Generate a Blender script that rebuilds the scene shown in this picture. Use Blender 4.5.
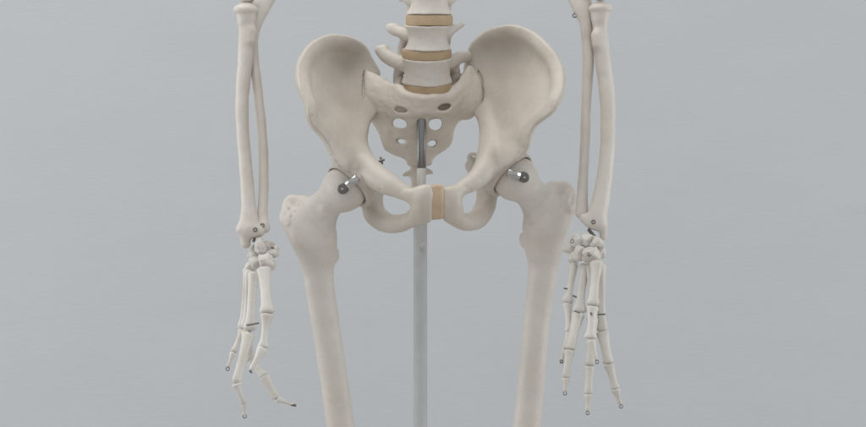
import bpy, math, random
import numpy as np

for o in list(bpy.data.objects): bpy.data.objects.remove(o, do_unlink=True)
scene = bpy.context.scene
col = scene.collection

# ------------------------------------------------------------------ camera, light, exposure
D = 2400.0            # camera distance in mm; one photograph pixel is about one mm at the hip plane
CZ = 0.95             # height of the picture's centre above the floor
cam_d = bpy.data.cameras.new('camera'); cam = bpy.data.objects.new('camera', cam_d); col.objects.link(cam)
cam.location = (0, -D/1000, CZ); cam.rotation_euler = (math.radians(90), 0, 0)
cam_d.sensor_width = 36; cam_d.lens = 36*(D/1000)/0.866; cam_d.clip_end = 100; cam_d.clip_start = 0.05
scene.camera = cam

world = bpy.data.worlds.new('World'); scene.world = world; world.use_nodes = True
bg = world.node_tree.nodes['Background']
bg.inputs['Color'].default_value = (0.93, 0.97, 1.0, 1); bg.inputs['Strength'].default_value = 0.60

def area(name, loc, target, size, size_y, power, colr):
    d = bpy.data.lights.new(name, 'AREA'); d.shape = 'RECTANGLE'; d.size = size; d.size_y = size_y
    d.energy = power; d.color = colr
    o = bpy.data.objects.new(name, d); col.objects.link(o); o.location = loc
    from mathutils import Vector
    o.rotation_euler = (Vector(target)-Vector(loc)).to_track_quat('-Z', 'Y').to_euler()
    return o
area('ceiling_light', (-0.5, 0.1, 3.0), (-0.25, 0.1, 0.9), 3.6, 1.5, 40, (1.0, 0.975, 0.94))
area('window_light_left', (-2.3, -0.15, 1.05), (0, 0.05, 0.98), 1.8, 1.3, 19, (0.95, 0.98, 1.0))
area('window_light_right', (2.3, -0.15, 1.05), (0, 0.05, 0.98), 1.8, 1.3, 17, (0.95, 0.98, 1.0))

vs = scene.view_settings
vs.view_transform = 'Standard'; vs.look = 'None'; vs.gamma = 1; vs.use_curve_mapping = False; vs.exposure = 0.09

# ------------------------------------------------------------------ materials
def mat(name): 
    m = bpy.data.materials.new(name); m.use_nodes = True
    nt = m.node_tree; b = nt.nodes['Principled BSDF']; return m, nt, b
def ramp(nt, stops):
    r = nt.nodes.new('ShaderNodeValToRGB'); e = r.color_ramp.elements
    while len(e) < len(stops): e.new(0.5)
    for q, (p, c) in zip(e, stops): q.position = p; q.color = (*c, 1)
    return r
def noise(nt, scale, detail=4, rough=0.55, vec=None):
    n = nt.nodes.new('ShaderNodeTexNoise'); n.inputs['Scale'].default_value = scale
    n.inputs['Detail'].default_value = detail; n.inputs['Roughness'].default_value = rough
    if vec: nt.links.new(vec, n.inputs['Vector'])
    return n

def bone_material(name, base, stain):
    m, nt, b = mat(name)
    geo = nt.nodes.new('ShaderNodeNewGeometry'); pos = geo.outputs['Position']
    n1 = noise(nt, 22, 5, 0.6, pos)
    r1 = ramp(nt, [(0.30, stain), (0.58, base), (0.8, tuple(min(1, c*1.05) for c in base))])
    nt.links.new(n1.outputs['Fac'], r1.inputs['Fac'])
    n2 = noise(nt, 260, 3, 0.6, pos)                      # fine dirt specks
    r2 = ramp(nt, [(0.22, (0.80, 0.77, 0.73)), (0.36, (1, 1, 1))])
    nt.links.new(n2.outputs['Fac'], r2.inputs['Fac'])
    mx = nt.nodes.new('ShaderNodeMix'); mx.data_type = 'RGBA'; mx.blend_type = 'MULTIPLY'; mx.inputs[0].default_value = 1
    nt.links.new(r1.outputs['Color'], mx.inputs[6]); nt.links.new(r2.outputs['Color'], mx.inputs[7])
    nt.links.new(mx.outputs[2], b.inputs['Base Color'])
    b.inputs['Roughness'].default_value = 0.42
    b.inputs['Specular IOR Level'].default_value = 0.45
    b.inputs['Subsurface Weight'].default_value = 0.12
    b.inputs['Subsurface Radius'].default_value = (1, 0.7, 0.5); b.inputs['Subsurface Scale'].default_value = 0.004
    n3 = noise(nt, 120, 6, 0.62, pos)
    bp = nt.nodes.new('ShaderNodeBump'); bp.inputs['Strength'].default_value = 0.22; bp.inputs['Distance'].default_value = 0.0012
    mp = nt.nodes.new('ShaderNodeMapping'); mp.inputs['Scale'].default_value = (1, 1, 0.16); nt.links.new(pos, mp.inputs['Vector'])
    n4 = noise(nt, 330, 3, 0.6, mp.outputs['Vector'])           # lengthwise grain
    ad = nt.nodes.new('ShaderNodeMath'); ad.operation = 'MULTIPLY_ADD'; ad.inputs[1].default_value = 0.45
    nt.links.new(n4.outputs['Fac'], ad.inputs[0]); nt.links.new(n3.outputs['Fac'], ad.inputs[2])
    nt.links.new(ad.outputs[0], bp.inputs['Height']); nt.links.new(bp.outputs['Normal'], b.inputs['Normal'])
    return m
M = {}
M['bone'] = bone_material('bone_plastic', (0.63, 0.585, 0.53), (0.575, 0.52, 0.46))
M['hip'] = bone_material('pelvis_bone_plastic', (0.55, 0.50, 0.44), (0.50, 0.445, 0.38))
M['sacrum'] = bone_material('sacrum_bone_plastic', (0.655, 0.59, 0.52), (0.59, 0.52, 0.445))
M['hand'] = bone_material('hand_bone_plastic', (0.66, 0.63, 0.59), (0.55, 0.505, 0.45))

m, nt, b = mat('disc_rubber'); M['disc'] = m
geo = nt.nodes.new('ShaderNodeNewGeometry')
n = noise(nt, 60, 4, 0.6, geo.outputs['Position']); r = ramp(nt, [(0.3, (0.41, 0.285, 0.17)), (0.7, (0.50, 0.365, 0.235))])
nt.links.new(n.outputs['Fac'], r.inputs['Fac']); nt.links.new(r.outputs['Color'], b.inputs['Base Color'])
b.inputs['Roughness'].default_value = 0.6

M['cartilage'] = m.copy(); M['cartilage'].name = 'pubic_rubber'
for e, c in zip([q for q in M['cartilage'].node_tree.nodes if q.type == 'VALTORGB'][0].color_ramp.elements, [(0.47, 0.34, 0.225, 1), (0.55, 0.42, 0.29, 1)]): e.color = c
def metal(name, c, rough, met=1.0, k=0.12):
    m, nt, b = mat(name)
    geo = nt.nodes.new('ShaderNodeNewGeometry'); n = noise(nt, 90, 4, 0.6, geo.outputs['Position'])
    r = ramp(nt, [(0.3, tuple(x*(1-k) for x in c)), (0.7, c)])
    nt.links.new(n.outputs['Fac'], r.inputs['Fac']); nt.links.new(r.outputs['Color'], b.inputs['Base Color'])
    b.inputs['Metallic'].default_value = met; b.inputs['Roughness'].default_value = rough
    return m
M['steel'] = metal('bright_steel', (0.5, 0.495, 0.48), 0.16)
M['dark_steel'] = metal('dark_steel', (0.20, 0.187, 0.175), 0.38)
M['rod_steel'] = metal('rod_steel', (0.28, 0.275, 0.27), 0.33)
M['pole_paint'] = metal('pole_paint', (0.475, 0.48, 0.475), 0.45, 0.0, 0.08)
M['pole_paint'].node_tree.nodes['Principled BSDF'].inputs['Specular IOR Level'].default_value = 0.25
M['rod_painted_reflection'] = metal('rod_painted_reflection', (0.66, 0.62, 0.59), 0.42, 0.1, 0.06)  # reflection of the pubic bone on the rod, painted as a pale colour

m, nt, b = mat('wall_paint'); M['wall'] = m
geo = nt.nodes.new('ShaderNodeNewGeometry')
mp = nt.nodes.new('ShaderNodeMapping'); mp.inputs['Scale'].default_value = (1.0, 1.0, 3.2)
nt.links.new(geo.outputs['Position'], mp.inputs['Vector'])
n = noise(nt, 6, 5, 0.6, mp.outputs['Vector']); r = ramp(nt, [(0.3, (0.470, 0.486, 0.497)), (0.7, (0.484, 0.500, 0.511))])
nt.links.new(n.outputs['Fac'], r.inputs['Fac']); nt.links.new(r.outputs['Color'], b.inputs['Base Color'])
b.inputs['Roughness'].default_value = 0.75
n2 = noise(nt, 70, 4, 0.55, mp.outputs['Vector'])
bp = nt.nodes.new('ShaderNodeBump'); bp.inputs['Strength'].default_value = 0.15; bp.inputs['Distance'].default_value = 0.002
nt.links.new(n2.outputs['Fac'], bp.inputs['Height']); nt.links.new(bp.outputs['Normal'], b.inputs['Normal'])

m, nt, b = mat('floor_grey'); M['floor'] = m
geo = nt.nodes.new('ShaderNodeNewGeometry')
n = noise(nt, 8, 5, 0.6, geo.outputs['Position']); r = ramp(nt, [(0.3, (0.48, 0.455, 0.43)), (0.7, (0.52, 0.495, 0.47))])
nt.links.new(n.outputs['Fac'], r.inputs['Fac']); nt.links.new(r.outputs['Color'], b.inputs['Base Color'])
b.inputs['Roughness'].default_value = 0.6

# ------------------------------------------------------------------ mesh helpers (work in mm, objects in m)
def P(px, py, Y):
    """point at depth Y (mm, away from the viewer) whose front view is at px, py"""
    s = (D+Y)/D
    return np.array([(px-433.0)*s, Y, (213.5-py)*s])

WORLD = {}
def link(name, me, material, parent=None):
    o = bpy.data.objects.new(name, me); col.objects.link(o)
    if material: me.materials.append(material)
    if parent: o.parent = parent
    return o
def mesh_from(name, verts_mm, quads, material, parent=None, smooth=True):
    v = np.asarray(verts_mm, dtype=np.float64)/1000.0
    v[:, 2] += CZ
    c = (v.min(0)+v.max(0))/2
    me = bpy.data.meshes.new(name)
    v = v-c
    if isinstance(quads, np.ndarray):
        q = quads
        n = q.shape[1]
        me.vertices.add(len(v)); me.vertices.foreach_set('co', v.astype(np.float32).ravel())
        me.loops.add(q.size); me.loops.foreach_set('vertex_index', q.ravel())
        me.polygons.add(len(q)); me.polygons.foreach_set('loop_start', np.arange(0, q.size, n, dtype=np.int32))
        me.polygons.foreach_set('loop_total', np.full(len(q), n, dtype=np.int32))
        me.update(calc_edges=True)
    else:
        me.from_pydata(v.tolist(), [], [list(f) for f in quads]); me.update()
    if smooth: me.polygons.foreach_set('use_smooth', np.ones(len(me.polygons), dtype=bool))
    o = link(name, me, material, parent)
    pl = WORLD[parent.name] if parent else np.zeros(3)
    o.location = c-pl
    WORLD[o.name] = c
    return o

def catmull(pts, per=6):
    p = np.asarray(pts, float)
    if len(p) < 3: return p
    e = np.vstack([2*p[0]-p[1], p, 2*p[-1]-p[-2]]); out = []
    for i in range(1, len(e)-2):
        a, b_, c, d = e[i-1], e[i], e[i+1], e[i+2]
        for t in np.arange(per)/per:
            out.append(0.5*((2*b_)+(-a+c)*t+(2*a-5*b_+4*c-d)*t*t+(-a+3*b_-3*c+d)*t**3))
    out.append(p[-1]); return np.array(out)

def smin(a, b, k):
    if k <= 0: return np.minimum(a, b)
    h = np.maximum(k-np.abs(a-b), 0)/k
    return np.minimum(a, b)-h*h*k*0.25
def smax(a, b, k): return -smin(-a, -b, k)

class Field:
    BIG = 40.0
    def __init__(s, lo, hi, h):
        s.lo = np.array(lo, float); s.h = h
        n = np.ceil((np.array(hi)-s.lo)/h).astype(int)+1
        s.n = n; s.f = np.full(n, s.BIG, np.float32)
        s.ax = [s.lo[i]+h*np.arange(n[i]) for i in range(3)]
    def sub(s, lo, hi, m):
        a = np.clip(np.floor((np.array(lo)-m-s.lo)/s.h).astype(int), 0, s.n)
        b = np.clip(np.ceil((np.array(hi)+m-s.lo)/s.h).astype(int)+1, 0, s.n)
        sl = tuple(slice(a[i], b[i]) for i in range(3))
        g = np.meshgrid(*[s.ax[i][sl[i]].astype(np.float32) for i in range(3)], indexing='ij', sparse=True)
        return sl, g
    def comb(s, sl, d, k, op):
        if op == 'add': s.f[sl] = smin(s.f[sl], d, k)
        elif op == 'cut': s.f[sl] = smax(s.f[sl], -d, k)
        else: s.f[sl] = smax(s.f[sl], d, k)
    def tube(s, pts, k=4, per=5, op='add', sc=(1, 1, 1), smooth=True):
        """pts: rows of x,y,z,r; sc squeezes the section (distance measured in scaled space)"""
        p = np.asarray(pts, float)
        if smooth: p = catmull(p, per)
        rm = p[:, 3].max(); inv = 1/min(sc)
        m = (rm*inv+k+5)
        sl, g = s.sub(p[:, :3].min(0), p[:, :3].max(0), m)
        shp = tuple(g[i].shape[i] for i in range(3))
        if 0 in shp: return
        d = np.full(shp, s.BIG, np.float32)
        base = [sl[i].start for i in range(3)]
        for a, b in zip(p[:-1], p[1:]):
            r = max(a[3], b[3]); mm = r*inv+k+5
            sl2, g2 = s.sub(np.minimum(a[:3], b[:3]), np.maximum(a[:3], b[:3]), mm)
            loc = tuple(slice(sl2[i].start-base[i], sl2[i].stop-base[i]) for i in range(3))
            ba = (b[:3]-a[:3])*sc; L = max(ba@ba, 1e-6)
            q = [(g2[i]-np.float32(a[i]))*np.float32(sc[i]) for i in range(3)]
            t = np.clip((q[0]*ba[0]+q[1]*ba[1]+q[2]*ba[2])/L, 0, 1).astype(np.float32)
            dd = np.sqrt((q[0]-t*ba[0])**2+(q[1]-t*ba[1])**2+(q[2]-t*ba[2])**2)-(a[3]+t*(b[3]-a[3]))
            tgt = d[loc]
            if tgt.shape == dd.shape: d[loc] = np.minimum(tgt, dd)
        s.comb(sl, d, k, op)
    def ball(s, c, rad, k=4, op='add', rot=None):
        rad = np.array(rad if np.ndim(rad) else [rad]*3, float)
        R = rad.max()
        sl, g = s.sub(np.array(c)-R, np.array(c)+R, k+5)
        q = [g[i]-np.float32(c[i]) for i in range(3)]
        if rot is not None: q = [rot[0, i]*q[0]+rot[1, i]*q[1]+rot[2, i]*q[2] for i in range(3)]
        k0 = np.sqrt((q[0]/rad[0])**2+(q[1]/rad[1])**2+(q[2]/rad[2])**2)
        k1 = np.sqrt((q[0]/rad[0]**2)**2+(q[1]/rad[1]**2)**2+(q[2]/rad[2]**2)**2)+1e-6
        s.comb(sl, (k0*(k0-1)/k1).astype(np.float32), k, op)
    def custom(s, lo, hi, m, fn, k=3, op='add'):
        sl, g = s.sub(lo, hi, m); s.comb(sl, fn(*g).astype(np.float32), k, op)
    def rough(s, seed, amp, waves=((14, 1.0), (7, 0.5))):
        rs = np.random.RandomState(seed)
        X, Y, Z = np.meshgrid(*[a.astype(np.float32) for a in s.ax], indexing='ij', sparse=True)
        for wl, w in waves:
            for _ in range(3):
                d = rs.normal(size=3); d /= np.linalg.norm(d); d *= 2*math.pi/wl
                d2 = rs.normal(size=3); d2 /= np.linalg.norm(d2); d2 *= 2*math.pi/(wl*1.7)
                s.f += (amp*w/2)*np.sin(d[0]*X+d[1]*Y+d[2]*Z+rs.rand()*6+1.5*np.sin(d2[0]*X+d2[1]*Y+d2[2]*Z)).astype(np.float32)
    def front(s, px, py):
        """depth of the nearest surface seen at px, py"""
        ys = s.ax[1]; q = np.array([P(px, py, y) for y in ys]); i = np.rint((q-s.lo)/s.h).astype(int)
        if (i < 0).any() or (i[:, 0] >= s.n[0]).any() or (i[:, 2] >= s.n[2]).any(): return None
        v = s.f[i[:, 0], np.arange(len(ys)), i[:, 2]]; w = np.argwhere(v < 0)
        if not len(w): return None
        k = int(w[0, 0]); return ys[k]-(s.h*(-v[k])/max(v[k-1]-v[k], 1e-3) if k else 0)
    def pits(s, rows):
        for px, py, r in rows:
            y = s.front(px, py)
            if y is not None: s.ball(P(px, py, y-0.35*r), (r, r, r*1.2), k=0.8, op='cut')
    def ridge(s, pts, r, k=4, op='add'):
        g = []
        for px, py in pts:
            y = s.front(px, py)
            if y is not None: g.append([*P(px, py, y+(0.2*r if op == 'add' else -0.2*r)), r])
        if len(g) > 1: s.tube(np.array(g), k=k, op=op)
    def mesh(s):
        f = s.f.copy()
        for i in range(3):                                   # close at the grid border
            sl = [slice(None)]*3
            for e in (0, -1): sl[i] = e; f[tuple(sl)] = np.maximum(f[tuple(sl)], 0.5)
        sg = f < 0
        cnt = np.zeros(np.array(f.shape)-1, np.int8)
        for a in (0, 1):
            for b in (0, 1):
                for c in (0, 1):
                    cnt += sg[a:f.shape[0]-1+a, b:f.shape[1]-1+b, c:f.shape[2]-1+c]
        cells = np.argwhere((cnt > 0) & (cnt < 8))
        idx = np.full(cnt.shape, -1, np.int32); idx[tuple(cells.T)] = np.arange(len(cells))
        acc = np.zeros((len(cells), 3)); num = np.zeros(len(cells))
        cor = [(a, b, c) for a in (0, 1) for b in (0, 1) for c in (0, 1)]
        for a in cor:
            for ax in range(3):
                if a[ax]: continue
                b = list(a); b[ax] = 1
                va = f[tuple((cells+a).T)]; vb = f[tuple((cells+b).T)]
                x = (va < 0) != (vb < 0)
                t = np.where(x, va/np.where(x, va-vb, 1), 0)
                p = np.array(a, float)+np.zeros((len(cells), 3)); p[:, ax] = t
                acc += p*x[:, None]; num += x
        v = s.lo+s.h*(cells+acc/num[:, None])
        faces = []
        for ax in range(3):
            u, w = (ax+1) % 3, (ax+2) % 3
            s0 = [slice(None)]*3; s1 = [slice(None)]*3
            s0[ax] = slice(0, -1); s1[ax] = slice(1, None)
            A, B = sg[tuple(s0)], sg[tuple(s1)]
            e = np.argwhere(A != B)
            e = e[(e[:, u] > 0) & (e[:, w] > 0) & (e[:, u] < f.shape[u]-1) & (e[:, w] < f.shape[w]-1)]
            du = np.zeros(3, int); du[u] = 1; dw = np.zeros(3, int); dw[w] = 1
            q = np.stack([idx[tuple((e-du-dw).T)], idx[tuple((e-dw).T)], idx[tuple(e.T)], idx[tuple((e-du).T)]], 1)
            fl = ~A[tuple(e.T)]
            q[fl] = q[fl][:, ::-1]
            faces.append(q)
        return v, np.concatenate(faces).astype(np.int32)
    def build(s, name, material, parent):
        v, q = s.mesh()
        return mesh_from(name, v, q, material, parent)

def T(rows, yo=0):                                            # px,py,Y,r rows -> x,y,z,r rows
    return np.array([[*P(a, b, c+yo), r] for a, b, c, r in rows])

class TPS:
    """smooth depth surface y(x,z) through control points"""
    def __init__(s, pts, reg=2.0):
        p = np.array(pts, float); s.x = p[:, [0, 2]]; n = len(p)
        d = np.linalg.norm(s.x[:, None]-s.x[None], axis=2)
        K = np.where(d > 0, d*d*np.log(d+1e-9), 0)+reg*np.eye(n)
        Q = np.hstack([np.ones((n, 1)), s.x])
        A = np.block([[K, Q], [Q.T, np.zeros((3, 3))]])
        w = np.linalg.solve(A, np.concatenate([p[:, 1], np.zeros(3)])); s.w = w[:n]; s.a = w[n:]
    def __call__(s, X, Z):
        o = s.a[0]+s.a[1]*X+s.a[2]*Z
        for (cx, cz), w in zip(s.x, s.w):
            d2 = (X-cx)**2+(Z-cz)**2+1e-9; o = o+w*0.5*d2*np.log(d2)
        return o
def poly_sd(poly, X, Z):
    """signed distance (negative inside) to a closed polygon in the x,z plane"""
    p = np.asarray(poly); d = np.full(np.broadcast(X, Z).shape, 1e9); ins = np.zeros(d.shape, bool)
    for a, b in zip(p, np.roll(p, -1, 0)):
        e = b-a; wx = X-a[0]; wz = Z-a[1]
        t = np.clip((wx*e[0]+wz*e[1])/(e@e), 0, 1)
        d = np.minimum(d, (wx-t*e[0])**2+(wz-t*e[1])**2)
        c = ((a[1] > Z) != (b[1] > Z)) & (X < (b[0]-a[0])*(Z-a[1])/(b[1]-a[1]+1e-12)+a[0])
        ins ^= c
    d = np.sqrt(d); return np.where(ins, -d, d)
def sheet(F, outline, depth, half, k=4, margin=12, edge=2.0):
    """a curved plate: outline seen from the front, depth surface, half thickness (number or fn of x,z)"""
    o3 = np.array(outline)
    poly = catmull(np.vstack([o3[:, [0, 2]], o3[:1, [0, 2]]]), 4)[:-1]
    lo = o3.min(0)-[0, 60, 0]; hi = o3.max(0)+[0, 60, 0]
    sl, g = F.sub(lo, hi, margin)
    X = g[0][:, 0, :]; Z = g[2][0, 0, :][None, :]
    X = X+0*Z; Z = Z+0*X
    Y = depth(X, Z); gx, gz = np.gradient(Y, F.h)
    nrm = np.sqrt(1+gx**2+gz**2); pd = poly_sd(poly, X, Z)
    hf = half(X, Z, pd) if callable(half) else half+0*X
    d = np.abs(g[1]-Y[:, None, :])/nrm[:, None, :]-hf[:, None, :]
    d = smax(d, np.broadcast_to(pd[:, None, :], d.shape), edge)
    F.comb(sl, d.astype(np.float32), k, 'add')

# simple lofted meshes --------------------------------------------------
def frame(t):
    t = t/np.linalg.norm(t); up = np.array([0, 1, 0.0])
    u = np.cross(up, t)
    if np.linalg.norm(u) < 1e-3: u = np.cross([1, 0, 0], t)
    u /= np.linalg.norm(u); return u, np.cross(t, u)
def loft(path, radii, n=16, fn=None, cap=True):
    path = np.asarray(path, float); V = []; Fc = []
    for i, p in enumerate(path):
        t = path[min(i+1, len(path)-1)]-path[max(i-1, 0)]
        u, w = frame(t)
        ru, rw = radii[i] if np.ndim(radii[i]) else (radii[i], radii[i])
        for j in range(n):
            a = 2*math.pi*j/n; f = fn(i, a) if fn else 1
            V.append(p+(u*math.cos(a)*ru+w*math.sin(a)*rw)*f)
    for i in range(len(path)-1):
        for j in range(n):
            k = (j+1) % n; Fc.append((i*n+j, i*n+k, (i+1)*n+k, (i+1)*n+j))
    if cap: Fc.append(tuple(range(n))[::-1]); Fc.append(tuple(range((len(path)-1)*n, len(path)*n)))
    return V, Fc
def rod(name, a, b, r, material, parent, n=16, bev=0.5):
    a = np.array(a, float); b = np.array(b, float); t = (b-a)/np.linalg.norm(b-a)
    V, Fc = loft([a, a+t*bev*0.3, a+t*bev, b-t*bev, b-t*bev*0.3, b], [r-bev, r-bev*0.3, r, r, r-bev*0.3, r-bev], n)
    return mesh_from(name, V, Fc, material, parent)
def ring(name, c, R, r, normal, material, parent, n=14, m=6):
    u, w = frame(np.array(normal, float)); t = np.array(normal, float)/np.linalg.norm(normal)
    V = []; Fc = []
    for i in range(n):
        a = 2*math.pi*i/n; d = u*math.cos(a)+w*math.sin(a)
        for j in range(m):
            b = 2*math.pi*j/m; V.append(np.array(c)+d*(R+r*math.cos(b))+t*r*math.sin(b))
    for i in range(n):
        for j in range(m):
            Fc.append((i*m+j, ((i+1) % n)*m+j, ((i+1) % n)*m+(j+1) % m, i*m+(j+1) % m))
    return mesh_from(name, V, Fc, material, parent)

def tag(o, label=None, cat=None, kind=None):
    if label: o['label'] = label
    if cat: o['category'] = cat
    if kind: o['kind'] = kind
def root(name, label, cat, loc=(0, 0, 0)):
    o = bpy.data.objects.new(name, None); col.objects.link(o); o.location = loc; o.empty_display_size = 0.1
    WORLD[o.name] = np.array(loc, float); tag(o, label, cat); return o

# ------------------------------------------------------------------ setting
WY = 900.0
wl = mesh_from('wall', [(-3500, WY, -CZ*1000), (3500, WY, -CZ*1000), (3500, WY, 2200), (-3500, WY, 2200)], [(0, 1, 2, 3)], M['wall'], smooth=False)
tag(wl, kind='structure')
fl = mesh_from('floor', [(-3500, -3500, -CZ*1000), (3500, -3500, -CZ*1000), (3500, WY, -CZ*1000), (-3500, WY, -CZ*1000)], [(0, 1, 2, 3)], M['floor'], smooth=False)
tag(fl, kind='structure')

# ------------------------------------------------------------------ skeleton
SK = root('anatomical_skeleton', 'life-size off-white plastic skeleton with pelvis, lower spine, thigh bones, forearms and hands', 'skeleton', (0, 0, 0))

# hip bones ------------------------------------------------------------
def hip_bone(side, outline, depth, crest, tubes, body, head, opening, joint, pit, seed):
    pts = np.array([P(*o) for o in outline])
    alls = np.vstack([pts]+[T(t)[:, :3] for t, *_ in tubes])
    F = Field(alls.min(0)-[16, 22, 16], alls.max(0)+[16, 22, 16], 1.15)
    dep = TPS([P(*d) for d in depth])
    def half(X, Z, pd):
        return 2.6+2.2*np.exp(-((np.minimum(pd, 0)+3)/9)**2)
    sheet(F, pts, dep, half, k=0)
    F.tube(T(crest)*[1, 1, 1, 0.74], k=12)
    for t, k, sc in tubes: F.tube(T(t), k=k, sc=sc)
    bp_ = np.array([P(*q) for q in body]); yb = bp_[:, 1].mean()
    sheet(F, bp_, TPS([P(q[0], q[1], q[2]) for q in body], 5.0), 7.0, k=6, edge=4)
    c = P(*head)
    F.ball(c+np.array([6*side, 4, 4]), 27.5, k=9)
    n = np.array(opening); n = n/np.linalg.norm(n)
    # the socket: hollow sphere open towards the thigh bone
    F.custom(c-48, c+48, 0, lambda x, y, z: np.maximum(np.sqrt((x-c[0])**2+(y-c[1])**2+(z-c[2])**2)-31,
             -((x-c[0])*n[0]+(y-c[1])*n[1]+(z-c[2])*n[2]+3.0)), k=2.5, op='cut')
    F.ball(c, 23.4, k=1.5, op='cut')
    g = []
    for px, py in joint:                                            # open joint line beside the sacrum
        y = 10.0
        for _ in range(12):
            q = P(px, py, y); y = float(dep(q[0], q[2]))-2.6
        g.append([*P(px, py, y), 1.15])
    F.tube(np.array(g), k=0.6, op='cut')
    F.rough(seed, 0.2, ((36, 1.6), (9, 0.3)))
    F.pits(pit)
    return F.build('hip_bone', M['hip'], SK)

L_out = [(377, 74, 34), (369, 59, 32), (363, 47, 28), (352, 40, 14), (340, 37, 2), (331, 36.5, -6), (320, 40, -18), (310, 48, -34),
         (303, 58, -48), (299, 69, -60), (299, 82, -74), (303, 94, -84), (308, 107, -90), (310, 119, -88), (314, 127, -80), (322, 134, -72),
         (330, 147, -64), (335, 160, -58), (346, 172, -48), (362, 176, -40), (372, 165, -38), (368, 150, -28), (366, 138, -14), (370, 124, 6), (378, 110, 18), (380, 90, 28)]
L_dep = [(377, 74, 34), (363, 47, 28), (352, 40, 14), (331, 36.5, -6), (310, 48, -34), (299, 69, -62), (303, 94, -84), (308, 107, -90), (310, 119, -88),
         (318, 60, -24), (335, 60, 8), (350, 60, 24), (314, 85, -52), (328, 85, -18), (343, 85, 4), (360, 85, 16), (375, 95, 22),
         (318, 108, -64), (332, 108, -34), (348, 108, -10), (364, 108, 6), (322, 130, -72), (338, 130, -50), (355, 130, -24), (368, 130, -6),
         (332, 150, -64), (350, 150, -50), (368, 150, -28), (350, 172, -50)]
L_crest = [(374, 72, 38, 6), (367, 60, 34, 5), (361, 49, 28, 4.2), (351, 43.5, 14, 4), (340, 41, 2, 4), (331, 40.5, -6, 4.2), (320, 44, -19, 4.6), (311, 51, -34, 5),
           (304.5, 60, -49, 5.3), (302, 71, -62, 5.4), (302.5, 84, -76, 5.4), (306.5, 96, -86, 5.2), (311, 107, -91, 5), (312, 117, -88, 4), (317, 127, -78, 3.2), (326, 138, -68, 3.2), (333, 150, -62, 4.2), (339, 162, -58, 5.5)]
L_tubes = [([(362, 112, 12, 6), (359, 126, 0, 8), (357, 142, -16, 9.5), (361, 158, -36, 11.5), (371, 172, -52, 12.5), (386, 182.5, -63, 11.5), (398, 189.5, -70, 8.5), (410, 195, -75, 7.2), (422, 196, -79, 7.8)], 7, (1, 1, 1)),
           ([(423, 194, -79, 8), (421, 206, -75, 8.5), (422, 213, -69, 8)], 5, (1, 0.85, 1)),
           ([(422, 212, -69, 8), (412, 219, -58, 7.8), (399, 223.5, -40, 8.8), (386, 222.5, -18, 10), (374.5, 213, -4, 11.5), (372, 198, 2, 11), (372, 184, 6, 14)], 5, (1, 1, 1)),
           ([(370, 186, 14, 11), (366, 168, 30, 8), (356, 148, 34, 8), (352, 126, 34, 8), (360, 105, 32, 8)], 6, (1, 1, 1)),
           ([(370, 168, 40, 4), (370, 176, 32, 6)], 5, (1, 1, 1))]
hipL = hip_bone(1, L_out, L_dep, L_crest, L_tubes, [(406, 193, -73), (418, 189, -77), (431, 185.5, -80), (431.5, 203, -78), (431, 219, -68), (422, 224, -62), (411, 223, -58), (411, 206, -70)], (344.5, 189, -30), (-0.62, -0.38, -0.66), [(366, 62), (364.5, 70), (363.2, 80), (363.4, 90), (364.5, 99)], [(331, 156, 1.4), (336, 163, 1.5), (351, 121, 1.1), (312, 116, 1.4), (341, 168, 1.2), (380, 190, 1.2), (355, 170, 1.1), (347, 65, 0.9), (325, 46, 1.0), (372, 217, 1.2), (395, 226, 1.0)], 3)

R_out = [(466, 72, 44), (468, 58, 42), (474, 45, 40), (482, 36, 34), (493, 30.5, 24), (508, 27.5, 10), (521, 29, -2), (535, 36, -16), (547, 47, -32),
         (556, 59, -46), (561.5, 73, -58), (561.5, 89, -72), (557, 103, -80), (552, 111, -78), (543, 118, -70), (535, 125, -62), (529.5, 135, -56),
         (527, 147, -50), (520, 156, -46), (508, 166, -42), (494, 172, -38), (480, 165, -28), (481, 150, -18), (482, 136, -4), (479, 122, 14), (470, 108, 26), (466, 90, 36)]
R_dep = [(466, 72, 44), (474, 45, 40), (493, 30.5, 24), (508, 27.5, 10), (521, 29, -2), (547, 47, -32), (561.5, 73, -58), (561.5, 89, -72), (557, 103, -80),
         (543, 118, -70), (490, 55, 34), (510, 50, 20), (532, 55, -8), (484, 85, 24), (500, 85, 16), (520, 85, -6), (542, 85, -42), (468, 92, 34),
         (484, 108, 14), (502, 108, 0), (520, 108, -26), (540, 108, -58), (486, 130, -4), (504, 130, -22), (522, 130, -48), (484, 150, -22), (504, 150, -40), (522, 150, -48), (504, 170, -42)]
R_crest = [(470, 70, 48, 6), (472, 58, 44, 5), (476, 46, 40, 4.4), (484, 38.5, 34, 4.2), (494, 34, 24, 4.2), (508, 31, 10, 4.2), (521, 33, -2, 4.4), (533, 39, -15, 4.8), (544, 49, -31, 5.2),
           (552.5, 61, -46, 5.5), (557.5, 74, -59, 5.6), (557.8, 88, -72, 5.6), (553.5, 101, -80, 5.4), (549, 108, -78, 4.6), (541, 115.5, -70, 3.4), (532.5, 124, -62, 3.2), (526, 135, -56, 3.4), (523, 146, -51, 4.4), (517, 154, -48, 5)]
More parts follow.
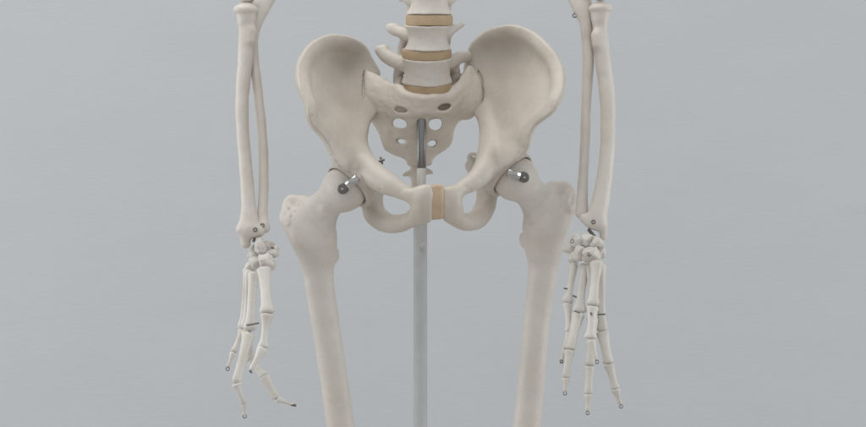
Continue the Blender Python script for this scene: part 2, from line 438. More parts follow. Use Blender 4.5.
R_tubes = [([(486, 108, 18, 6), (488, 122, 6, 8), (490, 138, -10, 10), (489, 155, -30, 11.5), (484, 170, -46, 11), (474, 181, -56, 9.2), (463, 187.5, -64, 7.2), (453, 195, -70, 7)], 7, (1, 1, 1)),
           ([(452, 197, -70, 7.8), (453, 206, -67, 8.2), (453, 213, -62, 8)], 5, (1, 0.85, 1)),
           ([(453, 212, -62, 8), (458, 219.5, -52, 8.2), (468, 222, -36, 8.8), (479, 217.5, -14, 10), (485.5, 205, 0, 10.5), (486, 192, 6, 10), (488, 180, 10, 13)], 5, (1, 1, 1)),
           ([(486, 188, 22, 10), (480, 168, 42, 8), (490, 150, 44, 8), (496, 128, 44, 8), (488, 105, 42, 8)], 6, (1, 1, 1)),
           ([(471, 166, 46, 6.5), (476, 174, 36, 6), (473, 158, 46, 6)], 5, (1, 1, 1))]
hipR = hip_bone(-1, R_out, R_dep, R_crest, R_tubes, [(443, 188, -76), (454, 187.5, -70), (461, 189, -66), (458.5, 200, -66), (461, 212, -56), (454, 222, -54), (443.5, 219, -62), (442.8, 203, -74)], (515, 178, -18), (0.62, -0.36, -0.68), [(478, 71), (481.5, 79), (483, 90), (482, 104)], [(524, 148, 1.4), (519, 153, 1.3), (491, 93, 1.1), (497, 99, 0.9), (552, 108, 1.4), (507, 163, 1.2), (470, 190, 1.1), (530, 40, 1.0), (512, 120, 1.0), (488, 210, 1.2)], 5)

# symphysis cartilage
F = Field(P(437, 203, -70)-[20, 30, 28], P(437, 203, -70)+[20, 30, 28], 0.9)
sheet(F, np.array([P(*q) for q in [(430.5, 186.5, -79), (437, 184.5, -80), (443.5, 187.5, -77), (444, 203, -75), (443.5, 217, -64), (437, 219, -64), (431, 218, -67), (430.3, 203, -77)]]),
      TPS([P(*q) for q in [(430.5, 186.5, -79), (443.5, 187.5, -77), (444, 203, -75), (443.5, 217, -65), (431, 218, -68), (430.3, 203, -77)]], 5.0), 7.2, k=0, edge=3)
F.rough(9, 0.3); F.build('pubic_cartilage', M['cartilage'], SK)

# sacrum and coccyx ------------------------------------------------------
S_out = [(366, 70.5, 26), (374, 73.5, 22), (386, 79, 12), (400, 86, -4), (428, 92, -14), (454, 86, -4), (462, 73, 14), (469, 66, 30), (475.5, 70.5, 30), (481, 82, 22),
         (482, 98, 16), (478, 112, 20), (470, 119, 26), (459, 122, 30), (454, 130, 34), (451.5, 143, 40), (444, 151, 42), (433.5, 158.5, 44), (429.5, 166, 45), (410, 166, 44), (404.5, 159.5, 44),
         (392, 154, 44), (384, 148, 42), (379, 135, 38), (374, 125, 30), (368, 118, 22), (365, 108, 14), (364, 90, 14), (364.5, 76, 20)]
S_dep = [(362, 68, 27), (362, 90, 17), (366, 110, 20), (372, 74, 22), (386, 84, 15), (386, 100, 12), (402, 92, 5), (402, 102, 4), (428, 94, -3), (426, 104, 1), (424, 112, 5), (423, 120, 10.5), (422, 130, 17.5),
         (421, 145, 28), (420, 160, 36), (420, 168, 39), (402, 112, 7), (446, 112, 8), (386, 116, 17), (380, 128, 24), (390, 145, 33), (398, 130, 20), (446, 130, 22), (446, 145, 33), (456, 122, 22), (466, 112, 18),
         (446, 100, 5), (454, 92, 6), (466, 80, 18), (474, 72, 28), (482, 84, 23), (482, 100, 18), (468, 98, 13)]
pts = np.array([P(*o) for o in S_out])
F = Field(pts.min(0)-[10, 40, 10], pts.max(0)+[10, 30, 20], 1.0)
sheet(F, pts, TPS([P(*d) for d in S_dep], 1.0), lambda X, Z, pd: 8.0-3.2*np.exp(np.minimum(pd, 0)/9), k=0, edge=3)
# first sacral body under the lowest disc
th = math.radians(22); cS = P(428, 100, 3)
def s1body(x, y, z):
    X = x-cS[0]; Yq = (y-cS[1]); Zq = z-cS[2]
    zl = Zq*math.cos(th)-Yq*math.sin(th); yl = Yq*math.cos(th)+Zq*math.sin(th)
    a = 24.5; b = 17.0
    d = (np.sqrt((X/a)**2+(yl/b)**2)-1)*b
    return smax(d, np.abs(zl)-9.0, 4)
F.custom(cS-34, cS+34, 6, s1body, k=14)
for rows in ([(400, 80, 22, 5), (398, 92, 24, 6)], [(455, 74, 26, 5), (452, 90, 26, 6)]): F.tube(T(rows), k=6)       # upper facets
F.tube(T([(428, 100, 34, 7), (424, 125, 52, 6), (421, 150, 58, 5)]), k=6)                                             # rear crest
for (px, py, Y, a, b_, dy) in [(400.5, 109.5, -5, 6.7, 2.8, 8.5), (444.2, 107, -5, 6.5, 3.0, 8.5), (400, 124, 30, 7.6, 4.9, 40), (435, 124.5, 30, 6.9, 6.3, 40), (401.8, 141.6, 40, 4.4, 2.6, 40), (431.6, 143.6, 40, 4.4, 3.0, 40)]:
    c = P(px, py, Y)
    tl = math.radians(-12 if px < 420 else 14)
    def hole(x, y, z, c=c, a=a, b_=b_, dy=dy, tl=tl):
        s_ = (D+c[1])/D
        X = (x-c[0]); Z = (z-c[2]); u = X*math.cos(tl)+Z*math.sin(tl); w = -X*math.sin(tl)+Z*math.cos(tl)
        d = (np.sqrt((u/a)**2+(w/b_)**2)-1)*min(a, b_)
        return smax(d, np.abs(y-c[1])-dy, 1)
    F.custom(c-[a+2, dy, a+2], c+[a+2, dy, a+2], 3, hole, k=1.6, op='cut')
for py, w in ((117, 8), (134, 7)):                                                                                    # faint cross ridges
    F.tube(T([(412-w, py, 12 if py < 120 else 23, 1.6), (421, py+1, 7 if py < 120 else 20, 2), (430+w, py, 12 if py < 120 else 23, 1.6)]), k=4)
F.rough(7, 0.3, ((20, 1.1), (8, 0.6)))
F.pits([(373, 92, 1.1), (380, 103, 1.2), (392, 97, 0.9), (470, 95, 1.1), (462, 106, 1.2), (388, 118, 1.2), (455, 116, 1.3), (410, 103, 0.9), (440, 97, 1.0), (414, 128, 1.1), (407, 148, 1.2), (436, 138, 1.1)])
sac = F.build('sacrum', M['sacrum'], SK)
F = Field(P(417, 180, 40)-[26, 20, 30], P(417, 180, 40)+[26, 20, 30], 0.9)
F.tube(T([(418.5, 163, 43, 8.5), (418, 171, 42, 8), (417.5, 176, 42, 7.5)]), k=3, sc=(1, 1.4, 1))
F.tube(T([(416, 173, 42, 3.5), (409, 173, 42, 3), (404.5, 174.5, 42, 1.8)]), k=3)
F.tube(T([(420, 172, 42, 3.5), (428, 171.5, 42, 3), (431.5, 172.5, 42, 1.8)]), k=3)
F.tube(T([(417, 179, 41, 6.3), (416.5, 184, 39, 5.8)]), k=1.5, sc=(1, 1.4, 1))
F.tube(T([(416, 187.5, 38, 5.4), (415.5, 192, 35, 4.8)]), k=1.5, sc=(1, 1.4, 1))
F.tube(T([(415.5, 195.5, 33, 4.4), (415.5, 200, 29, 3.4)]), k=1.5, sc=(1, 1.4, 1))
F.rough(8, 0.25); F.build('coccyx', M['sacrum'], sac)

# lumbar vertebrae and discs ------------------------------------------------
def vertebra(px, py, Y, a, b_, hh, tilt, procs, waist=2.6, seed=0):
    c = P(px, py, Y); th = math.radians(tilt)
    F = Field(c-[64, 30, 40], c+[64, 86, 36], 0.95)
    def body(x, y, z):
        X = x-c[0]; yq = y-c[1]; zq = z-c[2]
        zl = zq*math.cos(th)-yq*math.sin(th); yl = yq*math.cos(th)+zq*math.sin(th)
        w = waist*np.clip(1-(zl/hh)**2, 0, 1)
        dd = (np.sqrt((X/a)**2+(yl/b_)**2)-1)*b_*1.1+w
        return smax(dd, np.abs(zl)-hh, 2.2)
    F.custom(c-[a, b_, hh], c+[a, b_, hh], 9, body, k=0)
    for s in (-1, 1):                                              # pedicles and laminae around the canal
        F.tube(np.array([[c[0]+s*15, c[1]+12, c[2]+4, 6.5], [c[0]+s*17, c[1]+26, c[2]+3, 6], [c[0]+s*10, c[1]+40, c[2]-4, 6], [c[0], c[1]+46, c[2]-8, 5]]), k=4)
        F.tube(np.array([[c[0]+s*19, c[1]+30, c[2]+16, 5], [c[0]+s*17, c[1]+32, c[2], 6], [c[0]+s*15, c[1]+34, c[2]-20, 5.2]]), k=4)
    F.tube(np.array([[c[0], c[1]+44, c[2]-6, 5], [c[0], c[1]+62, c[2]-10, 4.5], [c[0], c[1]+76, c[2]-14, 5.5]]), k=4, sc=(1.3, 1, 0.7))
    for rows, k in procs: F.tube(T(rows), k=k)
    F.rough(20+seed, 0.16, ((18, 1.2), (7, 0.6)))
    return F.build('vertebra', M['bone'], SK)
def disc(px, py, Y, a, b_, hh, tilt):
    c = P(px, py, Y); th = math.radians(tilt); V = []; Fc = []; n = 56
    prof = [(-hh-0.8, 0.0), (-hh-0.8, 0.945), (-hh, 0.955), (-hh*0.5, 0.965), (0, 0.97), (hh*0.5, 0.965), (hh, 0.955), (hh+0.8, 0.945), (hh+0.8, 0.0)]
    for zz, f in prof:
        for j in range(n):
            t = 2*math.pi*j/n; f2 = f*(1+0.006*math.sin(5*t+px)+0.004*math.sin(11*t))
            x, y = a*f2*math.cos(t), b_*f2*math.sin(t)
            V.append(c+[x, y*math.cos(th)-zz*math.sin(th), y*math.sin(th)+zz*math.cos(th)])
    for i in range(len(prof)-1):
        for j in range(n): Fc.append((i*n+j, i*n+(j+1) % n, (i+1)*n+(j+1) % n, (i+1)*n+j))
    return mesh_from('intervertebral_disc', V, Fc, M['disc'], SK)
vertebra(427, 70, -4, 25.6, 18, 13.2, 18, [
    ([(405, 64, 8, 8), (395, 60.5, 14, 7.8), (386, 55.5, 18, 7.2), (381, 51, 20, 5.6)], 6), ([(380, 50, 20, 4), (385, 49, 20, 4.4)], 4),
    ([(450, 62, 10, 7), (460, 57.5, 24, 6.2), (471, 56, 45, 5.6)], 6),
    ([(401, 66, 20, 6), (397.5, 76, 24, 4.6), (397.5, 86, 26, 4.6)], 4),
    ([(453, 66, 22, 6), (456, 74, 26, 4.4), (452, 84, 27, 4.4)], 4)], 2.4, 1)
vertebra(427.8, 37.5, -12, 24.8, 18, 12.4, 9, [
    ([(409, 34, 4, 6.5), (400, 32, 12, 5.6), (393, 29.5, 16, 5.2), (389, 27.5, 18, 3.6)], 5), ([(396, 27, 16, 3), (392, 25.5, 17, 2.2)], 4),
    ([(446, 33, 6, 6), (454, 28.5, 14, 4), (463, 24.5, 22, 2)], 5),
    ([(404, 40, 16, 4), (402, 47, 18, 4.2), (401, 55, 19, 4.4)], 4)], 4.6, 2)
vertebra(429.3, 1.5, -16, 23.8, 17.5, 13.4, 2, [
    ([(411, -2, 2, 6.5), (401, -3, 10, 4.2), (392, -6, 16, 2.6)], 5),
    ([(447, -2, 4, 6), (456, -3, 12, 3.6), (466, -6, 20, 2.2)], 5)], 4.6, 3)
vertebra(430, -37, -17, 23.2, 17.2, 13.4, -3, [
    ([(412, -40, 2, 6), (402, -42, 10, 4.2), (392, -46, 16, 2.6)], 5),
    ([(448, -40, 4, 6), (458, -42, 12, 3.6), (468, -46, 20, 2.2)], 5)], 3.2, 4)
disc(427.6, 86.6, 1, 25.0, 17.6, 3.9, 21)
disc(426.8, 53.4, -8, 25.6, 18.2, 3.7, 13.5)
disc(429.2, 20.2, -14, 24.2, 18.0, 4.4, 5)
disc(429.8, -17.5, -17, 23.4, 17.4, 4.6, -1)

# thigh bones ------------------------------------------------------------------
def femur(side, head, neck, gt, lt, hollow, ridges, pit, seed):
    rows = np.vstack([T([(*head, 24)]), T(neck), T(gt), T(lt)])
    F = Field(rows[:, :3].min(0)-[34, 34, 30], rows[:, :3].max(0)+[34, 34, 30], 1.3)
    F.ball(P(*head), 22.4, k=0)
    F.tube(T(neck[:6]), k=6, sc=(1, 1.45, 1))
    F.tube(T(neck[4:]), k=10, sc=(1, 1.1, 1))
    F.tube(T(gt), k=12, sc=(1, 1.15, 1))
    F.tube(T(lt), k=2.5)
    for c, r in hollow: F.ball(P(*c), r, k=2.0, op='cut')
    for pts, r in ridges: F.ridge(pts, r, k=5)
    F.rough(seed, 0.16, ((45, 2.0), (14, 0.7), (6, 0.3)))
    F.pits(pit)
    return F.build('femur', M['bone'], SK)
fL = femur(1, (344.5, 189, -30), [(343, 190, -30, 19), (335, 196.5, -30, 16.5), (325.5, 205.5, -28, 16), (313, 225, -23, 22.5), (314.5, 241, -18, 20), (317, 257, -12, 16.2), (317.8, 269, -9, 15), (319.8, 287, -8, 14.6), (325, 320, -6, 14.2), (333, 372, -2, 13.8), (341, 427, 4, 14), (351, 500, 10, 14.5), (360, 560, 12, 17), (366, 600, 10, 22), (368, 630, 6, 27)],
     [(303, 203.5, -13, 8.5), (292.5, 203, -11, 8.5), (289.5, 213, -12, 9), (289.5, 221, -14, 9.5), (302, 236, -14, 8.5)],
     [(332.5, 252.5, -4, 6.4), (332.8, 258, -4, 6), (328, 262, -4, 5)],
     [((299.5, 192.5, -6), (9, 10, 4.6))],
     [([(304, 201), (308, 209), (316, 220), (326, 232)], 2.4), ([(288, 206), (292, 213), (289, 222)], 2.0), ([(322, 209), (324, 214)], 2.2)],
     [(289, 209, 1.8), (294.5, 211, 2.0), (291, 217, 1.6), (285.5, 214, 1.4), (324, 213.5, 1.5), (298, 206, 1.3), (286, 222, 1.6), (321.5, 222, 1.2), (331, 206, 1.3), (295, 220, 1.3), (340, 209, 1.2), (306, 224, 1.0)], 41)
fR = femur(-1, (515, 178, -18), [(516, 179, -18, 19), (523, 185, -18, 16.5), (532, 194, -16, 16), (545, 212, -11, 21), (544.5, 229, -5, 19.8), (544, 246, 0, 17.4), (543.5, 262, 3, 15.6), (541.5, 282, 4, 14.4), (537, 317, 6, 13.2), (532, 372, 10, 13.4), (526.5, 427, 16, 13.8), (517, 500, 22, 14.5), (508, 560, 24, 17), (502, 600, 22, 22), (500, 630, 18, 27)],
     [(554, 189, -4, 8.5), (565, 189.5, -4, 8.5), (569, 199, -5, 8.8), (567, 208, -5, 9), (555, 226, -4, 8.5)],
     [(526, 238.5, 7, 7), (527.5, 244, 7, 6.2), (534, 250, 6, 4)],
     [((559, 178.5, 3), (9, 10, 4.4))],
     [([(552, 188), (549, 197), (541, 208), (532, 220)], 2.2), ([(568, 193), (566, 201), (569, 209)], 2.0)],
     [(566, 197, 1.5), (561, 206, 1.7), (548, 199, 1.4), (571, 204, 1.5), (533, 201, 1.3), (556, 212, 1.1), (541, 188, 1.2), (538, 215, 1.0)], 43)

# hip hardware: screw with washer and a bent steel strap
def hardware(par, px, py, Y, bx, by, bY, axis):
    c = P(px, py, Y); e = P(bx, by, bY); ax = np.array(axis, float); ax /= np.linalg.norm(ax)
    sc = rod('screw', c-ax*2, c+ax*5.5, 5.2, M['dark_steel'], par, 28, 0.8)
    ring('washer', c+ax*4.6, 4.4, 0.8, ax, M['dark_steel'], sc, 28, 8)
    rod('screw_tip', c+ax*5, c+ax*6.2, 1.2, M['steel'], sc, 14, 0.4)
    d = e-c; L = np.linalg.norm(d); d /= L; wdt = np.cross(ax, d); wdt /= np.linalg.norm(wdt); up = np.cross(d, wdt)
    if up[1] > 0: up = -up
    V = []; Fc = []; N = 10; hw = 3.8
    prof = [(x_, 1.5*math.cos(x_*1.35)) for x_ in np.linspace(-1, 1, 9)]+[(1, -0.9), (-1, -0.9)]
    K = len(prof)
    for i in range(N+1):
        t = i/N; p = c+d*(4.2+(L-2)*t)+up*(5.0+2.6*math.sin(t*math.pi))
        for x_, z_ in prof: V.append(p+wdt*hw*x_+up*z_)
    for i in range(N):
        for k_ in range(K): Fc.append((i*K+k_, i*K+(k_+1) % K, i*K+K+(k_+1) % K, i*K+K+k_))
    Fc += [tuple(range(K))[::-1], tuple(range(N*K, N*K+K))]
    mesh_from('strap', V, Fc, M['steel'], par)
hardware(fL, 343.5, 188.5, -52.5, 357, 178.5, -55, (-0.15, -1, -0.1))
hardware(fR, 523.5, 177, -39, 508, 172.5, -43, (0.12, -1, -0.1))
# small pins seen inside the pelvis
rod('pin', P(366, 166, -40), P(384.5, 159.5, -42), 1.3, M['dark_steel'], hipL, 10, 0.3)
rod('pin', P(380.5, 157, -36), P(382.5, 164, -38), 1.0, M['dark_steel'], hipL, 10, 0.3)
rod('pin', P(471, 156, 36), P(479, 159.5, 30), 1.2, M['steel'], hipR, 10, 0.3)

# forearms ---------------------------------------------------------------------------
FIELD = {}
def longbone(name, rows, extra, seed, sc=(1, 1, 1), h=0.9, par=None, k=4, wavy=0.3):
    t = T(rows); al = np.vstack([t[:, :3]]+[T(e[0])[:, :3] for e in extra])
    F = Field(al.min(0)-[20, 20, 20], al.max(0)+[20, 20, 20], h)
    F.tube(t, k=0, sc=sc, per=6)
    for e in extra: F.tube(T(e[0]), k=e[1], op=e[2] if len(e) > 2 else 'add', sc=e[3] if len(e) > 3 else (1, 1, 1))
    F.rough(seed, wavy*0.5, ((30, 1.4), (10, 0.6)))
    o = F.build(name, M['bone'], par or SK); FIELD[o.name] = F
    return o
# viewer's left arm
raL = longbone('radius', [(246.5, 17, -8, 8.2), (246.5, 27, -8, 7.8), (246, 40, -10, 7.6), (245.5, 55, -12, 7.6), (244.2, 72, -15, 7.2), (242.3, 95, -19, 6.8), (242, 112, -22, 6.5), (243, 135, -26, 6.4), (245, 159, -30, 6.5), (247.5, 190, -36, 6.8), (248.5, 207, -39, 7.4), (249, 218, -41, 9), (250, 227, -42, 10.5)],
     [([(244.5, 9.5, -7, 7.6), (246.5, 9.8, -7, 7.6)], 2, 'add', (0.7, 0.7, 1.6)), ([(246, 12, -8, 9.0), (246.5, 19, -8, 7.6)], 7), ([(251.5, 31, -13, 4.5), (251, 40, -14, 4)], 6), ([(242.5, 229, -42, 6), (250, 230, -42, 7.2), (259, 230.5, -42, 6.2)], 4, 'add', (1, 0.8, 1)), ([(242.5, 231, -42, 5), (245, 238, -42, 5.4), (245.5, 243.5, -42, 5)], 3)], 51, (1, 1.1, 1))
ulL = longbone('ulna', [(272, -16, 16, 11), (266, -4, 10, 10.5), (261, 8, 2, 9), (256, 22, -2, 6.8), (252.5, 40, -2, 5.8), (253.5, 60, -4, 5.4), (256.5, 80, -8, 4.8), (259.5, 105, -13, 4.7), (262, 130, -18, 4.7), (263.5, 159, -24, 4.7), (263.5, 190, -31, 4.8), (262.5, 212, -36, 5), (263, 224, -39, 6)],
     [([(263.5, 227, -40, 6), (265, 228, -40, 5.2)], 3), ([(256, 4, -4, 5), (252.5, 8, -4, 4)], 4)], 52)
# viewer's right arm
raR = longbone('radius', [(600, 14, 2, 8), (600, 24, 2, 7), (600.5, 36, 0, 7.6), (602, 52, -3, 7.8), (604.5, 72, -6, 7.8), (606.8, 90, -9, 7.8), (608, 112, -13, 7.6), (608, 135, -17, 7.4), (606.5, 160, -22, 7.6), (603.8, 182, -26, 8), (600, 204, -30, 9), (597, 216, -32, 10)],
     [([(599.5, 8.5, 3, 7.2), (601.5, 8.3, 3, 7.2)], 2, 'add', (0.7, 0.7, 1.5)), ([(600.5, 11, 3, 8.6), (600, 18, 2, 7)], 7), ([(596.5, 36, -4, 4.8), (597, 45, -6, 4)], 6), ([(584, 218, -32, 4.5), (592, 222, -32, 7), (600, 224, -32, 7.5)], 4, 'add', (1, 0.85, 1)), ([(602, 226, -32, 5), (603.3, 232, -32, 4), (603, 237, -32, 3.2)], 3)], 53, (1, 1.1, 1))
ulR = longbone('ulna', [(576, -16, 24, 11), (579, -4, 20, 12), (582.5, 8, 14, 10), (586, 22, 10, 7), (587.5, 40, 8, 5.9), (588.3, 60, 4, 6), (587.3, 84, 0, 5.4), (586, 112, -5, 4.9), (585, 145, -12, 4.9), (583.2, 180, -19, 5.1), (582.2, 200, -23, 5.6), (582, 212, -25, 6)],
     [([(579, 214.5, -26, 3), (583, 217, -26, 4)], 3)], 54)
# upper arms just reach down to the elbows
huL = longbone('humerus', [(262, -170, 10, 11), (260, -110, 10, 11), (259, -60, 8, 12), (257, -36, 6, 15)], [([(246, -5.5, -4, 9), (256, -12, 4, 9.5), (268, -14, 10, 10)], 5), ([(278, -22, 10, 8), (262, -28, 8, 10)], 6)], 55, h=1.3)
huR = longbone('humerus', [(584, -170, 18, 11), (586, -110, 18, 11), (587, -60, 16, 12), (589, -36, 14, 15)], [([(600, -8, 2, 9.5), (590, -13, 10, 9.5), (578, -16, 16, 10)], 5), ([(568, -22, 16, 8), (584, -28, 14, 10)], 6)], 56, h=1.3)

def wire_loop(par, px, py, Y, R=1.7, r=0.45, normal=(0.3, -1, 0.15)): ring('wire_loop', P(px, py, Y), R, r, normal, M['dark_steel'], par)
for bone_, px, py in ((raL, 255.2, 229.8), (ulL, 262.3, 225.5), (ulR, 586.6, 217.2), (raR, 593.4, 222)):
    y = FIELD[bone_.name].front(px, py)
    if y is not None: wire_loop(bone_, px, py, y-0.3, 1.8, 0.5, (0.1, -1, 0))
wire_loop(ulR, 574.6, 15.5, 10, 1.9, 0.6); 
rod('pin', P(255, 236, -44), P(253.5, 242, -44), 1.4, M['dark_steel'], raL, 10, 0.4)
rod('pin', P(588, 229, -34), P(595, 237, -34), 1.6, M['dark_steel'], raR, 10, 0.4)

# hands ---------------------------------------------------------------------------------
def finger_bone(name, par, a, b, ra, rw, rb, seed, bow=0.0, tip=False):
    """one tapering hand bone: broad concave base, slim waist, knuckled end"""
    a = np.array(a, float); b = np.array(b, float); d = b-a; L = np.linalg.norm(d); rs = random.Random(seed)
    prof = ([(0, .6), (.012, .88), (.035, 1.0), (.07, .98), (.12, .72), (.20, .45), (.34, .16), (.50, .0), (.64, .02)] if not tip else [(0, .55), (.02, .9), (.06, 1), (.13, .92), (.25, .6), (.42, .2), (.6, .02)])
    end = ([(.74, .12), (.82, .38), (.88, .78), (.935, 1.0), (.975, .9), (.992, .62), (1, .3)] if not tip else [(.72, .15), (.82, .6), (.9, 1.0), (.96, .85), (.99, .5), (1, .2)])
    path, rad = [], []; rw *= 0.95
    u, w = frame(d)
    off = np.array([0, -1.0, 0])
    for t, f in prof:
        path.append(a+d*t+off*bow*math.sin(math.pi*t)); rad.append(rw+(ra-rw)*f if t > .03 else ra*f)
    for t, f in end:
        path.append(a+d*t+off*bow*math.sin(math.pi*t)); rad.append(rw+(rb-rw)*f if t < .96 else rb*f)
    ph = rs.random()*6
    nE = len(prof)
    def fn(i, ang):
        v = 1+0.05*math.sin(2*ang+ph)+0.04*math.sin(3*ang+ph*2+i*.3)+0.02*math.sin(5*ang+i)
        if i > nE+1 and not tip: v *= 1-0.13*abs(math.sin(ang))**6+0.05*abs(math.cos(ang))      # two condyles with a groove
        return v
    V, Fc = loft(path, [(r_, r_*0.9) for r_ in rad], 18, fn)
    o = mesh_from(name, V, Fc, M['hand'], par)
    return o
def carpal(par, name, c, r, seed):
    F = Field(np.array(c)-max(r)-4, np.array(c)+max(r)+4, 0.7); rs = np.random.RandomState(seed)
    F.ball(c, r, k=0)
    for _ in range(2):
        dv = rs.normal(size=3); dv /= np.linalg.norm(dv)
        F.ball(np.array(c)+dv*np.array(r)*0.5, np.array(r)*(0.55+0.2*rs.rand()), k=2)
    for _ in range(9):                                              # blunt facets where it meets its neighbours
        dv = rs.normal(size=3); dv /= np.linalg.norm(dv); off = (0.62+0.25*rs.rand())*np.linalg.norm(dv*np.array(r))
        F.custom(np.array(c)-20, np.array(c)+20, 0, lambda x, y, z, dv=dv, off=off: (x-c[0])*dv[0]+(y-c[1])*dv[1]+(z-c[2])*dv[2]-off, k=1.8, op='and')
    F.rough(seed+1, 0.45, ((8, 1), (4, .6)))
    v, q = F.mesh(); return mesh_from(name, v, q, M['hand'], par)

def hand(wrist, carpals, fingers, pins, loops, seed):
    W = carpal(SK, 'wrist', P(*wrist[:3]), wrist[3], seed)
    for i, (px, py, Y, r) in enumerate(carpals): carpal(W, 'carpal_bone', P(px, py, Y), r, seed+i*3+1)
    for i, (kind, pts) in enumerate(fingers):
        for j, (a, b, ra, rw, rb) in enumerate(pts):
            nm = 'metacarpal' if j == 0 else 'phalanx'
            A = P(*a); B = P(*b)
            if j and np.linalg.norm(A-last) < 13: A = last+(A-last)*0.25      # bones meet at the joint
            last = B; u_ = (B-A)/np.linalg.norm(B-A)
            if j: rod('joint_wire', A-u_*2.5, A+u_*3, 1.1, M['steel'], W, 8, 0.2)
            A = A+u_*(0.15 if j else 0)
            finger_bone(nm, W, A, B, ra, rw, rb, seed*100+i*10+j, bow=1.2, tip=(j == len(pts)-1))
    for a, b, r in pins: rod('pin', P(*a), P(*b), r, M['dark_steel'], W, 8, 0.2)
    for l in loops: wire_loop(W, *l)
    return W
hand((260.5, 246.5, -47, (8, 7, 9.5)),
     [(274.5, 253, -50, (6, 6, 7)), (267, 245.5, -38, (8, 7, 6.5)), (265.5, 261, -56, (9.5, 8, 8)), (256.5, 262, -44, (8.5, 8, 8)), (272, 264.5, -48, (6, 6, 5.5)), (251, 268, -38, (6, 7, 6.5)), (254, 253, -36, (7, 7, 8))],
     [('thumb', [((264, 268.5, -62), (267, 314, -84), 6.8, 5.0, 7.0), ((267, 315.5, -85), (263, 348, -92), 6.9, 3.7, 5.6), ((263, 348.5, -92), (250.5, 370.5, -98), 5.8, 2.8, 2.6)]),
      ('index', [((253.5, 272, -52), (250, 331, -62), 5.2, 4.2, 6.2), ((246.5, 341, -68), (236, 383, -84), 6.6, 4.4, 4.6), ((236.2, 384, -84), (244, 404, -80), 4.8, 2.6, 3.0), ((244, 404, -80), (244.6, 415, -77), 2.6, 1.6, 1.9)]),
      ('middle', [((249.5, 270, -42), (246, 329, -46), 5.0, 3.8, 5.8), ((249, 334, -46), (251, 362, -60), 5.8, 4.0, 5.0), ((252.5, 361, -58), (264.5, 376, -70), 5, 3.6, 4.4), ((265, 377, -70), (276.5, 398.5, -76), 5.2, 4.2, 4.0), ((276.5, 399.5, -76), (294, 405, -70), 3.8, 1.6, 1.7)]),
      ('ring', [((247.5, 268, -30), (243, 330, -28), 4.4, 3.2, 5.0), ((241, 332, -30), (233.5, 352, -42), 4.4, 2.6, 3.4), ((233, 353, -42), (228, 367, -44), 3.2, 1.7, 1.9)])],
     [((246.5, 325.2, -70), (259, 323, -70), 0.9), ((249.5, 370.5, -99), (252, 373, -98), 0.9), ((291, 404.6, -72), (296, 405.6, -70), 1.3), ((270.5, 247.5, -56), (274, 248, -56), 1.2)],
     [(244.7, 416.3, -77), (227.7, 369, -44)], 7)
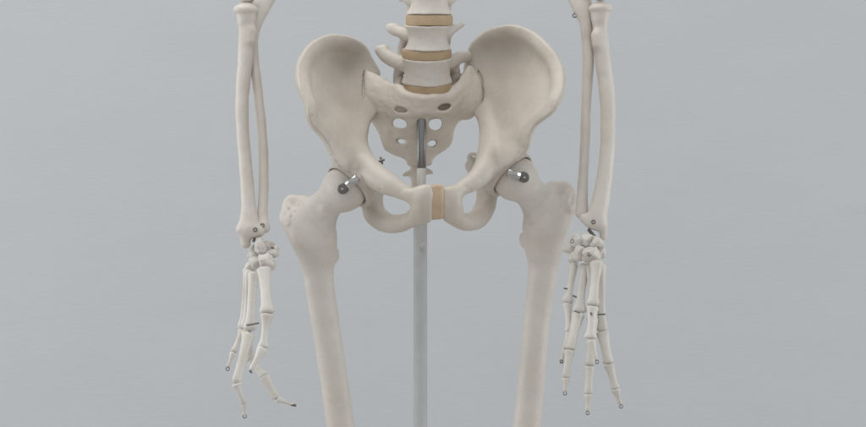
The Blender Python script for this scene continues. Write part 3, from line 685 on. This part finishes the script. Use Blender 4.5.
hand((586, 241, -40, (10, 8.5, 9)),
     [(570.5, 246.5, -34, (8.5, 8, 8)), (577, 240, -40, (9, 8, 7)), (597, 243, -42, (8.5, 8, 9)), (591.5, 255, -52, (10, 9, 9.5)), (580, 254, -42, (9, 9, 9)), (574, 257, -36, (7, 8, 7)), (599, 253, -40, (7, 8, 8))],
     [('thumb', [((597, 262, -60), (592.5, 306, -76), 7.0, 4.4, 6.0), ((592.3, 308.5, -77), (590.5, 339, -84), 5.8, 4.0, 6.0), ((590.8, 341, -84), (596.3, 360, -86), 4.8, 2.4, 2.2)]),
      ('index', [((601, 264, -44), (602, 332, -50), 5.2, 3.8, 5.2), ((602.3, 333, -51), (608.5, 364, -60), 6.2, 4.6, 4.8), ((610, 367.5, -60), (615.5, 389, -64), 5.2, 3.5, 4.4), ((616.5, 391, -64), (620, 404, -64), 4.6, 2.0, 2.3)]),
      ('middle', [((590, 264, -42), (593, 316, -50), 5.0, 3.6, 5.2), ((592, 320, -54), (589.8, 366, -66), 6, 4.6, 5.2), ((589.6, 368, -66), (588.3, 394, -70), 5.4, 3.9, 4.0), ((588.3, 396, -70), (587.6, 411, -71), 4.1, 2.0, 2.3)]),
      ('ring', [((585, 264, -40), (579, 313, -48), 5.0, 4.0, 6.6), ((577, 314.5, -50), (570, 350, -62), 6.6, 5.0, 5.4), ((569.2, 352, -62), (566, 378, -68), 5.6, 3.8, 4.2), ((566, 379, -68), (565, 392, -69), 4.2, 2.0, 2.3)]),
      ('little', [((574.5, 262, -34), (567.5, 303, -40), 4.8, 4.0, 6.0), ((567.5, 304.5, -40), (569.5, 332, -46), 5.2, 3.4, 4.2), ((568.5, 333, -46), (565, 349, -50), 3.8, 2.6, 3.0), ((564.8, 350, -50), (562, 360, -50), 2.8, 1.6, 1.8)])],
     [((572.5, 295.5, -46), (577, 297.5, -46), 0.8), ((563.8, 288.3, -42), (569, 289, -40), 0.7), ((598, 314.6, -60), (605.5, 314.2, -60), 0.8), ((574, 311, -58), (580, 313, -58), 0.6), ((590.5, 312.5, -84), (592, 315, -84), 0.9)],
     [(565, 393.3, -69), (587.6, 413, -71), (621, 406.5, -64), (597, 362, -86), (561.6, 361.5, -50, 1.5, 0.7), (572.3, 241.3, -47), (589.5, 254.5, -61), (597, 249, -53, 1.6, 0.6)], 11)

# ------------------------------------------------------------------ stand
ST = root('stand_pole', 'straight grey metal pole standing behind the pubis and entering the sacrum', 'pole', (-0.013, 0.002, 0))
rx = P(421.4, 140, 2)
rod('steel_rod', (rx[0], 2, P(0, 168, 2)[2]), (rx[0], 2, P(0, 108, 2)[2]), 4.6, M['rod_steel'], ST, 32, 0.5)
rod('rod_reflection_section', (rx[0], 2, P(0, 205, 2)[2]), (rx[0], 2, P(0, 168.2, 2)[2]), 4.5, M['rod_painted_reflection'], ST, 32, 0.3)  # same rod further down, its bone reflection put into the colour
px_ = P(420.3, 300, 2)
pole = rod('lower_tube', (px_[0], 2, -CZ*1000+3), (px_[0], 2, P(0, 198, 2)[2]), 6.9, M['pole_paint'], ST, 36, 0.6)
b = P(422.3, 246, -5)
rod('bolt', b+[0, 2, 0], b+[0, -3, 0], 3.2, M['pole_paint'], ST, 18, 1.2)
